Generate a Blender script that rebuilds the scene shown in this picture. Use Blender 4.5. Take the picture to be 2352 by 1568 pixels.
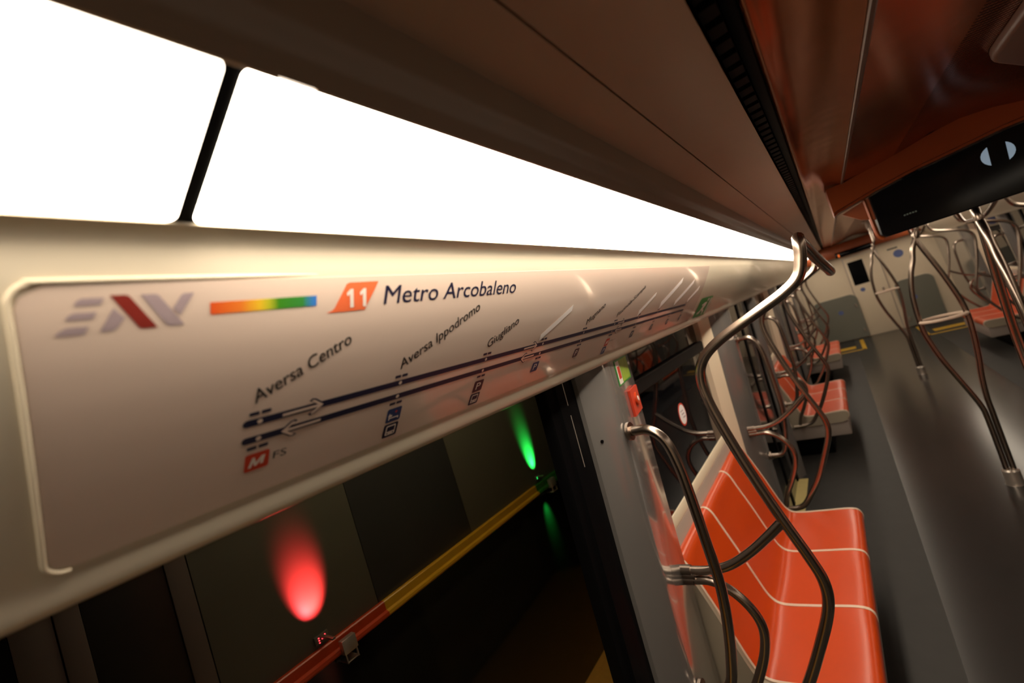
import bpy, bmesh, math, random
from mathutils import Vector, Matrix

random.seed(4)
for o in list(bpy.data.objects):
    bpy.data.objects.remove(o)
SC = bpy.context.scene
COL = SC.collection
FLOOR = 1.9                 # camera height above the floor
MID = -1.16                 # y mirror: right side y = MID - y

# ------------------------------------------------------------------ camera
ROT = ((0.57071955, -0.76176058, -0.30659421),
       (-0.14256461, 0.27578299, -0.9505888),
       (0.80867455, 0.5862291, 0.04879464))
right, down, fwd = (Vector(r) for r in ROT)
cd = bpy.data.cameras.new('camera')
cam = bpy.data.objects.new('camera', cd)
COL.objects.link(cam)
cam.matrix_world = Matrix(((right.x, -down.x, -fwd.x, 0), (right.y, -down.y, -fwd.y, 0),
                           (right.z, -down.z, -fwd.z, FLOOR), (0, 0, 0, 1)))
cd.sensor_fit = 'HORIZONTAL'
cd.sensor_width = 36
cd.lens = 1029.66 * 36 / 2352
cd.clip_start = 0.01
cd.clip_end = 100
cd.dof.use_dof = True
cd.dof.focus_distance = 1.12
cd.dof.aperture_fstop = 2.4
SC.camera = cam

# ------------------------------------------------------------------ world, exposure
w = bpy.data.worlds.new('tunnel_dark')
SC.world = w
w.use_nodes = True
w.node_tree.nodes['Background'].inputs[0].default_value = (0.004, 0.004, 0.005, 1)
w.node_tree.nodes['Background'].inputs[1].default_value = 0.2
SC.view_settings.view_transform = 'Standard'
SC.view_settings.look = 'None'
SC.view_settings.exposure = 0.0
SC.view_settings.gamma = 1.0
SC.view_settings.use_curve_mapping = False
LIGHT_STRENGTH = ((9.0, 18.5, 9.0, 10.0), (3.2, 3.2, 4.0, 7.0))   # light strips, left and (dimmer) right cove, near to far
LIGHT_COLOR = (1.0, 0.86, 0.68)
try:
    SC.cycles.max_bounces = 10
    SC.cycles.diffuse_bounces = 6
    SC.cycles.glossy_bounces = 5
    SC.cycles.sample_clamp_indirect = 6
    SC.cycles.use_denoising = True
except Exception:
    pass


# ------------------------------------------------------------------ materials
def mat(name, col, rough=0.5, metal=0.0, coat=0.0, spec=0.5, noise=0.0, nscale=30.0, bump=0.0, bscale=200.0, crough=0.05):
    m = bpy.data.materials.new(name)
    m.use_nodes = True
    nt = m.node_tree
    b = nt.nodes['Principled BSDF']
    b.inputs['Base Color'].default_value = (*col, 1)
    b.inputs['Roughness'].default_value = rough
    b.inputs['Metallic'].default_value = metal
    b.inputs['Coat Weight'].default_value = coat
    b.inputs['Coat Roughness'].default_value = crough
    b.inputs['Specular IOR Level'].default_value = spec
    tc = nt.nodes.new('ShaderNodeTexCoord')
    if noise > 0:
        n = nt.nodes.new('ShaderNodeTexNoise')
        n.inputs['Scale'].default_value = nscale
        n.inputs['Detail'].default_value = 4
        nt.links.new(tc.outputs['Object'], n.inputs['Vector'])
        r = nt.nodes.new('ShaderNodeMapRange')
        r.inputs['To Min'].default_value = 1 - noise
        r.inputs['To Max'].default_value = 1 + noise
        nt.links.new(n.outputs['Fac'], r.inputs['Value'])
        mx = nt.nodes.new('ShaderNodeVectorMath')
        mx.operation = 'SCALE'
        mx.inputs[0].default_value = col
        nt.links.new(r.outputs['Result'], mx.inputs['Scale'])
        nt.links.new(mx.outputs['Vector'], b.inputs['Base Color'])
    if bump > 0:
        n2 = nt.nodes.new('ShaderNodeTexNoise')
        n2.inputs['Scale'].default_value = bscale
        nt.links.new(tc.outputs['Object'], n2.inputs['Vector'])
        bp = nt.nodes.new('ShaderNodeBump')
        bp.inputs['Strength'].default_value = bump
        bp.inputs['Distance'].default_value = 0.002
        nt.links.new(n2.outputs['Fac'], bp.inputs['Height'])
        nt.links.new(bp.outputs['Normal'], b.inputs['Normal'])
    return m


def emit(name, col, strength):
    m = bpy.data.materials.new(name)
    m.use_nodes = True
    b = m.node_tree.nodes['Principled BSDF']
    b.inputs['Base Color'].default_value = (*col, 1)
    b.inputs['Emission Color'].default_value = (*col, 1)
    b.inputs['Emission Strength'].default_value = strength
    return m


def perforated(name, col):
    m = mat(name, col, 0.22, 0.85, noise=0.15, nscale=4, bump=0.8, bscale=5)
    nt = m.node_tree
    b = nt.nodes['Principled BSDF']
    tc = nt.nodes.new('ShaderNodeTexCoord')
    sx = nt.nodes.new('ShaderNodeSeparateXYZ')
    nt.links.new(tc.outputs['Object'], sx.inputs[0])

    def mth(op, a, c=None):
        n = nt.nodes.new('ShaderNodeMath')
        n.operation = op
        for i, v in enumerate((a, c)):
            if v is None:
                continue
            if isinstance(v, (int, float)):
                n.inputs[i].default_value = v
            else:
                nt.links.new(v, n.inputs[i])
        return n.outputs[0]
    k = 2 * math.pi / 0.015
    h = mth('MULTIPLY', mth('SINE', mth('MULTIPLY', sx.outputs[0], k)), mth('SINE', mth('MULTIPLY', sx.outputs[1], k)))
    hole = mth('MULTIPLY', mth('GREATER_THAN', h, 0.2), mth('MULTIPLY', mth('LESS_THAN', sx.outputs[1], -0.35), mth('GREATER_THAN', sx.outputs[1], -0.80)))
    mix = nt.nodes.new('ShaderNodeMix')
    mix.data_type = 'RGBA'
    src = b.inputs['Base Color'].links[0].from_socket
    nt.links.new(hole, mix.inputs[0])
    nt.links.new(src, mix.inputs[6])
    mix.inputs[7].default_value = (0.004, 0.002, 0.001, 1)
    nt.links.new(mix.outputs[2], b.inputs['Base Color'])
    mr = nt.nodes.new('ShaderNodeMapRange')
    mr.inputs['To Min'].default_value = 0.22
    mr.inputs['To Max'].default_value = 0.9
    nt.links.new(hole, mr.inputs['Value'])
    nt.links.new(mr.outputs[0], b.inputs['Roughness'])
    return m


M = dict(
    cream=mat('cream_laminate', (0.71, 0.64, 0.51), 0.22, coat=0.25, noise=0.03, nscale=6),
    bead=mat('cream_trim', (0.86, 0.76, 0.58), 0.3),
    map=mat('map_film', (0.79, 0.635, 0.54), 0.16, coat=0.8, noise=0.02, nscale=8, crough=0.05),
    navy=mat('print_navy', (0.012, 0.014, 0.045), 0.35),
    ink=mat('print_black', (0.012, 0.010, 0.010), 0.4),
    lilac=mat('print_lilac', (0.42, 0.33, 0.36), 0.35),
    darkred=mat('print_dark_red', (0.27, 0.030, 0.022), 0.35),
    badge=mat('print_orange', (0.86, 0.17, 0.06), 0.35),
    white=mat('print_white', (0.84, 0.76, 0.70), 0.35),
    sticker=mat('paper_white', (0.97, 0.93, 0.92), 0.5),
    blue=mat('print_blue', (0.015, 0.045, 0.16), 0.35),
    wine=mat('print_wine', (0.055, 0.016, 0.035), 0.35),
    red=mat('print_red', (0.62, 0.05, 0.02), 0.35),
    green=mat('sign_green', (0.02, 0.27, 0.035), 0.35),
    lime=mat('label_lime', (0.30, 0.45, 0.04), 0.4, noise=0.3, nscale=60),
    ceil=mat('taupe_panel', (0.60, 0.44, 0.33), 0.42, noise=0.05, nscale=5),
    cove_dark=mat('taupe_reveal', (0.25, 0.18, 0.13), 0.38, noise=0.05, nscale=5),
    trim_metal=mat('trim_metal', (0.62, 0.5, 0.4), 0.3, 0.7),
    black=mat('black_rubber', (0.0035, 0.0035, 0.004), 0.45, spec=0.05, noise=0.2, nscale=20),
    transom=mat('transom_brown', (0.010, 0.008, 0.007), 0.6, spec=0.1, noise=0.2, nscale=20),
    louvre=mat('black_louvre', (0.004, 0.0038, 0.0036), 0.6, spec=0.12, noise=0.2, nscale=20),
    orange_metal=mat('orange_ceiling', (0.56, 0.165, 0.045), 0.2, 0.85, noise=0.15, nscale=3, bump=1.0, bscale=5),
    perf=perforated('perforated_ceiling', (0.52, 0.165, 0.055)),
    beam=mat('orange_beam', (0.22, 0.045, 0.009), 0.35, 0.2, noise=0.15, nscale=5),
    brown=mat('brown_cover', (0.11, 0.048, 0.028), 0.4, noise=0.1, nscale=6),
    pillar=mat('grey_laminate', (0.175, 0.164, 0.155), 0.2, coat=1.0, noise=0.03, nscale=6, bump=0.01, bscale=500, crough=0.09),
    floor=mat('grey_floor', (0.024, 0.022, 0.021), 0.21, noise=0.2, nscale=9, spec=0.55),
    floor_side=mat('grey_floor_matt', (0.030, 0.028, 0.026), 0.55, noise=0.2, nscale=9, spec=0.3),
    seam=mat('floor_seam', (0.02, 0.018, 0.016), 0.6),
    steel=mat('brushed_steel', (0.38, 0.31, 0.26), 0.25, 1.0, noise=0.06, nscale=60),
    sleeve=mat('steel_sleeve', (0.30, 0.24, 0.2), 0.3, 1.0),
    seat=mat('orange_seat', (0.66, 0.066, 0.0035), 0.33, coat=0.12, noise=0.04, nscale=8, bump=0.03, bscale=350, crough=0.2),
    strip=mat('seat_strip', (0.80, 0.62, 0.48), 0.45),
    beige=mat('beige_panel', (0.42, 0.36, 0.27), 0.4, noise=0.05, nscale=9),
    sill=mat('sill_cream', (0.82, 0.72, 0.54), 0.35, noise=0.03, nscale=9),
    pink=mat('rose_panel', (0.50, 0.40, 0.34), 0.14, coat=0.3, noise=0.03, nscale=9),
    box=mat('grey_beige_box', (0.38, 0.32, 0.28), 0.45, noise=0.05, nscale=9),
    glass=mat('dark_window_glass', (0.004, 0.004, 0.005), 0.015, spec=0.35, noise=0.2, nscale=3),
    doorglass=mat('dark_door_leaf', (0.006, 0.006, 0.006), 0.08, noise=0.2, nscale=3),
    endwall=mat('cream_bulkhead', (0.84, 0.71, 0.53), 0.4, noise=0.03, nscale=5),
    screen_grey=mat('grey_green_screen', (0.20, 0.20, 0.165), 0.35, noise=0.05, nscale=5),
    screen=mat('display_glass', (0.002, 0.002, 0.003), 0.10, spec=0.15, noise=0.2, nscale=3),
    yellow=mat('yellow_tape', (0.62, 0.36, 0.02), 0.5, noise=0.15, nscale=20),
    paleyellow=mat('threshold_yellow', (0.62, 0.5, 0.2), 0.5, noise=0.1, nscale=20),
    olive=mat('station_panel_olive', (0.11, 0.105, 0.078), 0.35, noise=0.12, nscale=4),
    darkpanel=mat('station_panel_dark', (0.045, 0.045, 0.042), 0.35, noise=0.15, nscale=4),
    post=mat('station_post', (0.11, 0.088, 0.076), 0.45, noise=0.1, nscale=6),
    gloss=mat('station_panel_gloss', (0.012, 0.011, 0.009), 0.12, noise=0.2, nscale=4),
    poster=mat('poster_dark', (0.012, 0.008, 0.004), 0.4, noise=0.9, nscale=7),
    rail_red=mat('rail_red', (0.52, 0.055, 0.012), 0.3, noise=0.08, nscale=20),
    rail_yellow=mat('rail_yellow', (0.62, 0.34, 0.02), 0.3, noise=0.08, nscale=20),
    rail_green=mat('rail_green', (0.03, 0.16, 0.02), 0.3, noise=0.08, nscale=20),
    clip=mat('clip_metal', (0.62, 0.55, 0.48), 0.3, 0.7),
    platform=mat('platform_orange', (0.75, 0.36, 0.06), 0.6, noise=0.15, nscale=25),
    lamp=[[emit('cove_light', LIGHT_COLOR, v) for v in row] for row in LIGHT_STRENGTH],
    led_red=emit('led_red', (1.0, 0.06, 0.08), 2.0),
    led_green=emit('led_green', (0.03, 1.0, 0.15), 1.5),
    oval_blue=emit('oval_glow', (0.30, 0.42, 0.55), 0.35),
    led_dim=emit('screen_dim', (0.06, 0.08, 0.07), 0.10),
    led_orange=emit('led_orange', (1.0, 0.2, 0.03), 0.5),
)
# the rainbow bar: hue runs along the bar
rb = mat('print_rainbow', (1, 1, 1), 0.35)
nt = rb.node_tree
tc = nt.nodes.new('ShaderNodeTexCoord')
sp = nt.nodes.new('ShaderNodeSeparateXYZ')
nt.links.new(tc.outputs['Object'], sp.inputs[0])
mr = nt.nodes.new('ShaderNodeMapRange')
mr.inputs['From Min'].default_value = 0.183
mr.inputs['From Max'].default_value = 0.291
nt.links.new(sp.outputs[0], mr.inputs['Value'])
cr = nt.nodes.new('ShaderNodeValToRGB')
els = cr.color_ramp.elements
stops = [(0.0, (0.78, 0.10, 0.02)), (0.25, (0.85, 0.22, 0.03)), (0.42, (0.85, 0.55, 0.03)), (0.50, (0.55, 0.55, 0.03)),
         (0.60, (0.05, 0.27, 0.015)), (0.85, (0.04, 0.27, 0.05)), (0.95, (0.04, 0.22, 0.6)), (1.0, (0.04, 0.2, 0.7))]
els[0].position, els[0].color = stops[0][0], (*stops[0][1], 1)
els[1].position, els[1].color = stops[-1][0], (*stops[-1][1], 1)
for p, c in stops[1:-1]:
    e = els.new(p)
    e.color = (*c, 1)
nt.links.new(mr.outputs[0], cr.inputs[0])
nt.links.new(cr.outputs[0], nt.nodes['Principled BSDF'].inputs['Base Color'])
M['rainbow'] = rb


# ------------------------------------------------------------------ mesh helpers (all points: x along car, y left, z from camera height)
class MB:
    def __init__(self):
        self.bm = bmesh.new()

    def face(self, pts):
        vs = [self.bm.verts.new((p[0], p[1], p[2])) for p in pts]
        try:
            return self.bm.faces.new(vs)
        except ValueError:
            return None

    def box(self, x0, x1, y0, y1, z0, z1, bev=0.0):
        t = bmesh.new()
        bmesh.ops.create_cube(t, size=1)
        for v in t.verts:
            v.co = Vector((x0 + (v.co.x + .5) * (x1 - x0), y0 + (v.co.y + .5) * (y1 - y0), z0 + (v.co.z + .5) * (z1 - z0)))
        if bev > 0:
            bmesh.ops.bevel(t, geom=t.edges[:], offset=bev, segments=2, affect='EDGES', profile=0.5)
        self.merge(t)
        return self

    def merge(self, t):
        me = bpy.data.meshes.new('tmp')
        t.to_mesh(me)
        t.free()
        self.bm.from_mesh(me)
        bpy.data.meshes.remove(me)

    def loft(self, rings, closed_ring=True, caps=True):
        vs = [[self.bm.verts.new(Vector(p)) for p in r] for r in rings]
        n = len(rings[0])
        for a, b in zip(vs[:-1], vs[1:]):
            for i in range(n if closed_ring else n - 1):
                j = (i + 1) % n
                try:
                    self.bm.faces.new((a[i], a[j], b[j], b[i]))
                except ValueError:
                    pass
        if caps and closed_ring:
            for r in (vs[0], vs[-1]):
                try:
                    self.bm.faces.new(r)
                except ValueError:
                    pass
        return self

    def extr(self, prof, x0, x1, nx=1, closed=True):
        """profile of (y,z) points swept along the car"""
        rings = [[(x0 + (x1 - x0) * i / nx, y, z) for y, z in prof] for i in range(nx + 1)]
        return self.loft(rings, closed, closed)

    def prism(self, poly, axis, a0, a1):
        """polygon extruded along an axis"""
        def P(p, a):
            return {'x': (a, p[0], p[1]), 'y': (p[0], a, p[1]), 'z': (p[0], p[1], a)}[axis]
        return self.loft([[P(p, a0) for p in poly], [P(p, a1) for p in poly]])

    def tube(self, path, r, seg=12, smooth=6, closed=False, cap=True):
        pts = [Vector(p) for p in path]
        if smooth:
            pts = spline(pts, smooth, closed)
        n = len(pts)
        rings = []
        t_prev = None
        up = None
        for i in range(n):
            if closed:
                t = (pts[(i + 1) % n] - pts[i - 1]).normalized()
            else:
                t = (pts[min(i + 1, n - 1)] - pts[max(i - 1, 0)]).normalized()
            if up is None:
                up = t.orthogonal().normalized()
            else:
                up = (up - t * up.dot(t)).normalized()
            s = t.cross(up)
            rr = r(i / (n - 1)) if callable(r) else r
            rings.append([pts[i] + (up * math.cos(a) + s * math.sin(a)) * rr for a in [2 * math.pi * k / seg for k in range(seg)]])
        if closed:
            rings.append(rings[0])
        self.loft(rings, True, cap and not closed)
        return self

    def disc(self, c, n, r, h=0.002, seg=24, ry=None):
        """short cylinder: centre c, axis n"""
        n = Vector(n).normalized()
        u = n.orthogonal().normalized()
        if abs(n.z) < 0.9:
            u = n.cross(Vector((0, 0, 1))).normalized()
        v = n.cross(u)
        ry = ry or r
        ring = lambda o: [Vector(c) + n * o + u * r * math.cos(a) + v * ry * math.sin(a) for a in [2 * math.pi * k / seg for k in range(seg)]]
        self.loft([ring(0), ring(h)])
        return self

    def build(self, name, m, parent=None, mirror=False, smooth=35, shift=(0, 0, 0)):
        bm = self.bm
        bmesh.ops.remove_doubles(bm, verts=bm.verts, dist=1e-6)
        for v in bm.verts:
            if mirror:
                v.co.y = MID - v.co.y
            v.co += Vector(shift)
            v.co.z += FLOOR
        bmesh.ops.recalc_face_normals(bm, faces=bm.faces)
        me = bpy.data.meshes.new(name)
        bm.to_mesh(me)
        bm.free()
        if smooth:
            for p in me.polygons:
                p.use_smooth = True
            me.set_sharp_from_angle(angle=math.radians(smooth))
        me.materials.append(M[m] if isinstance(m, str) else m)
        o = bpy.data.objects.new(name, me)
        COL.objects.link(o)
        if parent:
            o.parent = parent
        return o


def spline(pts, k, closed=False):
    n = len(pts)
    out = []
    rng = range(n if closed else n - 1)
    for i in rng:
        if closed:
            p0, p1, p2, p3 = pts[i - 1], pts[i], pts[(i + 1) % n], pts[(i + 2) % n]
        else:
            p1, p2 = pts[i], pts[i + 1]
            p0 = pts[i - 1] if i else p1 * 2 - p2
            p3 = pts[i + 2] if i + 2 < n else p2 * 2 - p1
        for j in range(k):
            t = j / k
            out.append(0.5 * ((2 * p1) + (p2 - p0) * t + (2 * p0 - 5 * p1 + 4 * p2 - p3) * t * t + (3 * p1 - p0 - 3 * p2 + p3) * t ** 3))
    if not closed:
        out.append(pts[-1])
    return out


def tag(o, label=None, cat=None, group=None, kind=None):
    if label:
        o['label'] = label
    if cat:
        o['category'] = cat
    if group:
        o['group'] = group
    if kind:
        o['kind'] = kind
    return o


def empty(name, loc=(0, 0, 0)):
    o = bpy.data.objects.new(name, None)
    o.empty_display_size = 0.1
    o.location = loc
    COL.objects.link(o)
    return o


def struct(o):
    o['kind'] = 'structure'
    return o


def copy_tree(o, parent=None):
    c = o.copy()
    COL.objects.link(c)
    c.parent = parent
    for ch in list(o.children):
        copy_tree(ch, c)
    return c


def interp(v, xs, ys):
    if v <= xs[0]:
        return ys[0]
    for a, b, c, d in zip(xs[:-1], xs[1:], ys[:-1], ys[1:]):
        if v <= b:
            return c + (d - c) * (v - a) / (b - a)
    return ys[-1]


def yw(z):
    """inner face of the wall pillars: leans in towards the top"""
    return interp(-z, [-.10, .05, .33, .7, 1.0, 1.3, 1.6, 1.9], [.645, .650, .666, .688, .702, .714, .724, .732])


X0, X1 = -2.6, 13.04
BENCH = (2.485, 6.14, 9.6)

# ------------------------------------------------------------------ large structure
b = MB()
b.box(X0, X1 + .1, -2.06, .9, -1.99, -1.9)
struct(b.build('floor', 'floor', smooth=0))
for y0, y1 in ((.042, .9), (-2.06, MID - .042)):
    b = MB()
    b.box(X0, X1 + .1, y0, y1, -1.9, -1.8995)
    struct(b.build('floor', 'floor_side', smooth=0))
for y in (.042, MID - .042):
    b = MB()
    b.box(X0, X1, y - .004, y + .004, -1.9, -1.8988)
    struct(b.build('trim_1', 'seam', smooth=0))

# cove profile (map wall): arc length s from the map's top edge downwards
S_T = [-.02, 0.0, .0322, .0657, .1015, .1401, .1827, .2299, .283]
S_Y = [.4345, .4418, .4576, .4759, .4970, .5213, .5491, .5810, .6175]
S_Z = [.1795, .1609, .1329, .1047, .0759, .0458, .0137, -.0212, -.0598]


def cove(s):
    return interp(s, S_T, S_Y), interp(s, S_T, S_Z)


def fine(n=40, a=-.02, e=.283):
    return [cove(a + (e - a) * i / n) for i in range(n + 1)]


def smooth_cove(s):
    """smoothed so that the print follows the panel"""
    h = .012
    a, c = cove(s - h), cove(s + h)
    m_ = cove(s)
    return ((a[0] + 2 * m_[0] + c[0]) / 4, (a[1] + 2 * m_[1] + c[1]) / 4) if .0 < s < .27 else m_


COVE = [(.4105, .1998), (.4165, .1976), (.4225, .1946), (.4272, .1913), (.4300, .1885), (.4322, .1852)] + [smooth_cove(-.018 + i * .301 / 36) for i in range(37)]
LIP = [(.6215, -.0655), (.6275, -.0745), (.6335, -.0830), (.6400, -.0893), (.6480, -.0915), (.657, -.0890), (.668, -.082)]
BACK = [(.90, -.075), (.90, .42), (.412, .42)]
for side in (0, 1):
    b = MB()
    b.extr(COVE + LIP + BACK, X0, X1)
    struct(b.build('wall_right' if side else 'wall_left', 'cream', mirror=side, smooth=50))
    # taupe reveal above the light, ceiling panels in two widths
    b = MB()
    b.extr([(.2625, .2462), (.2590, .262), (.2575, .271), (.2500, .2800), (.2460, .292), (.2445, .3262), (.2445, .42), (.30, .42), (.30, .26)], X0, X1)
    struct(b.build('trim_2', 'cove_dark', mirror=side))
    b = MB()
    b.extr([(.2445, .3268), (.1725, .3322), (.1725, .40), (.2445, .40)], X0, X1)
    struct(b.build('ceiling', 'ceil', mirror=side, smooth=0))
    b = MB()
    b.extr([(.1695, .3322), (.043, .336), (.043, .40), (.1695, .40)], X0, X1)
    struct(b.build('ceiling', 'ceil', mirror=side, smooth=0))
    b = MB()
    b.extr([(.1725, .345), (.1695, .345), (.1695, .39), (.1725, .39)], X0, X1)
    struct(b.build('trim_3', 'black', mirror=side, smooth=0))
    # air slot: black box with louvre blades
    b = MB()
    b.extr([(.043, .337), (.043, .42), (-.004, .42), (-.004, .337), (-.006, .337), (-.006, .425), (.0445, .425), (.0445, .337)], X0, X1)
    struct(b.build('trim_4', 'black', mirror=side, smooth=0))
    t = empty('air_slot', (0, 0, 0))
    tag(t, 'black louvred air slot in the ceiling beside the ' + ('right' if side else 'left') + ' light strip', 'air vent')
    b = MB()
    rings = []
    for q in range(170):
        x = .5 + q * .055
        for dx, zz in ((0, .356), (.034, .356), (.036, .376), (.053, .376)):
            rings.append([(x + dx, .041, zz), (x + dx, .018, zz), (x + dx, .018, .392), (x + dx, .041, .392)])
    b.loft(rings)
    b.build('louvre_strip', 'louvre', t, mirror=side, smooth=0)
    b = MB()
    b.box(X0, X1, -.001, .017, .394, .402)
    b.build('slot_floor', 'black', t, mirror=side, smooth=0)
    # orange gutter beside the slot
    ch = [(-.004, .352), (-.004, .336), (-.007, .331), (-.012, .3315), (-.020, .3375), (-.045, .3440), (-.085, .3475), (-.12, .3440), (-.143, .3365), (-.1455, .336), (-.1455, .37), (-.004, .37)]
    b = MB()
    b.extr(ch, X0, 2.795)
    struct(b.build('ceiling', 'orange_metal', mirror=side, smooth=50))
    b = MB()
    b.extr(ch, 2.80, X1)
    struct(b.build('ceiling', 'orange_metal', mirror=side, smooth=50))
    b = MB()
    b.extr([(-.1465, .345), (-.1465, .3335), (-.1485, .3315), (-.1545, .3315), (-.157, .3335), (-.157, .345)], X0, X1)
    struct(b.build('trim_5', 'brown', mirror=side))
    # outer skin so that no light leaks
    b = MB()
    b.extr([(.90, -.08), (.90, .44), (.9, .44), (.93, .44), (.93, -.08)], X0, X1)

# vaulted centre ceiling
va = [(-.157, .338), (-.23, .345), (-.31, .356), (-.394, .371), (-.48, .392), (-.58, .402)]
va = va + [(MID - y, z) for y, z in reversed(va[:-1])]
b = MB()
b.extr(va + [(-1.0, .43), (-.16, .43)], X0, X1)
struct(b.build('ceiling', 'perf', smooth=50))
b = MB()
b.box(X0, X1 + .1, -2.1, .94, .43, .46)
struct(b.build('ceiling', 'brown', smooth=0))
b = MB()
b.box(X0 - .05, X0, -2.06, .9, -1.9, .43)
struct(b.build('wall_back', 'endwall', smooth=0))

# ------------------------------------------------------------------ cove lights
cuts = [X0, .1577, .1698, 3.80, 3.806, 7.40, 7.406, X1 - .02]
for side in (0, 1):
    segs = [(cuts[i], cuts[i + 1]) for i in range(0, len(cuts), 2)]
    names = ['nearest, behind the black divider', 'long one above the line map', 'third along, past the first bench', 'farthest, running to the end wall']
    for li_, ((a, e), nm) in enumerate(zip(segs, names)):
        t = empty('cove_light', ((a + e) / 2, 0, 0))
        tag(t, 'glowing white light panel in the ' + ('right' if side else 'left') + ' cove, ' + nm, 'light', 'cove light panels')
        sh = (-(a + e) / 2, 0, 0)
        # rounded-corner diffuser following the slope of the cove
        r = .008

        def LP(x, f, d=0.0):
            return (x, .4090 - .1440 * f - .31 * d, .2003 + .0480 * f - .95 * d)
        out = []
        for cx, cf, a0 in ((e, 1, 0), (a, 1, 90), (a, 0, 180), (e, 0, 270)):
            for k in range(5):
                an = math.radians(a0 + 22.5 * k)
                ux, uy = math.cos(an), math.sin(an)
                x_ = cx + (-r if cx == e else r) + r * ux
                f_ = cf + (-r / .152 if cf else r / .152) + r / .152 * uy
                out.append((x_, f_))
        b = MB()
        b.loft([[LP(x_, f_, 0) for x_, f_ in out], [LP(x_, f_, -.006) for x_, f_ in out]])
        b.build('diffuser', M['lamp'][side][li_], t, mirror=side, smooth=0, shift=sh)
        b = MB()
        b.extr([(.43, .205), (.43, .30), (.262, .30), (.262, .255), (.268, .256), (.268, .294), (.424, .294), (.424, .207)], a, e)
        b.build('housing', 'black', t, mirror=side, smooth=0, shift=sh)
    # thin metal strip along the upper edge, interrupted by a clip
    for a, e in ((X0, .1905), (.2201, X1)):
        b = MB()
        b.extr([(.2660, .2474), (.2645, .2452), (.2625, .2456), (.2625, .2500), (.2655, .2492)], a, e)
        struct(b.build('trim_6', 'trim_metal', mirror=side))
b = MB()
for a in (.1577,):
    b.loft([[(x, .4090, .2010), (x, .2650, .2492), (x, .2650, .2600), (x, .4090, .2100)] for x in (a - .006, .178)])
struct(b.build('trim_7', 'black', smooth=0))
b = MB()
b.loft([[(x, .4090, .2010), (x, .2650, .2492), (x, .2650, .2600), (x, .4090, .2100)] for x in (.1552, .1722)])
struct(b.build('trim_7', 'black', mirror=True, smooth=0))

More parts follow.
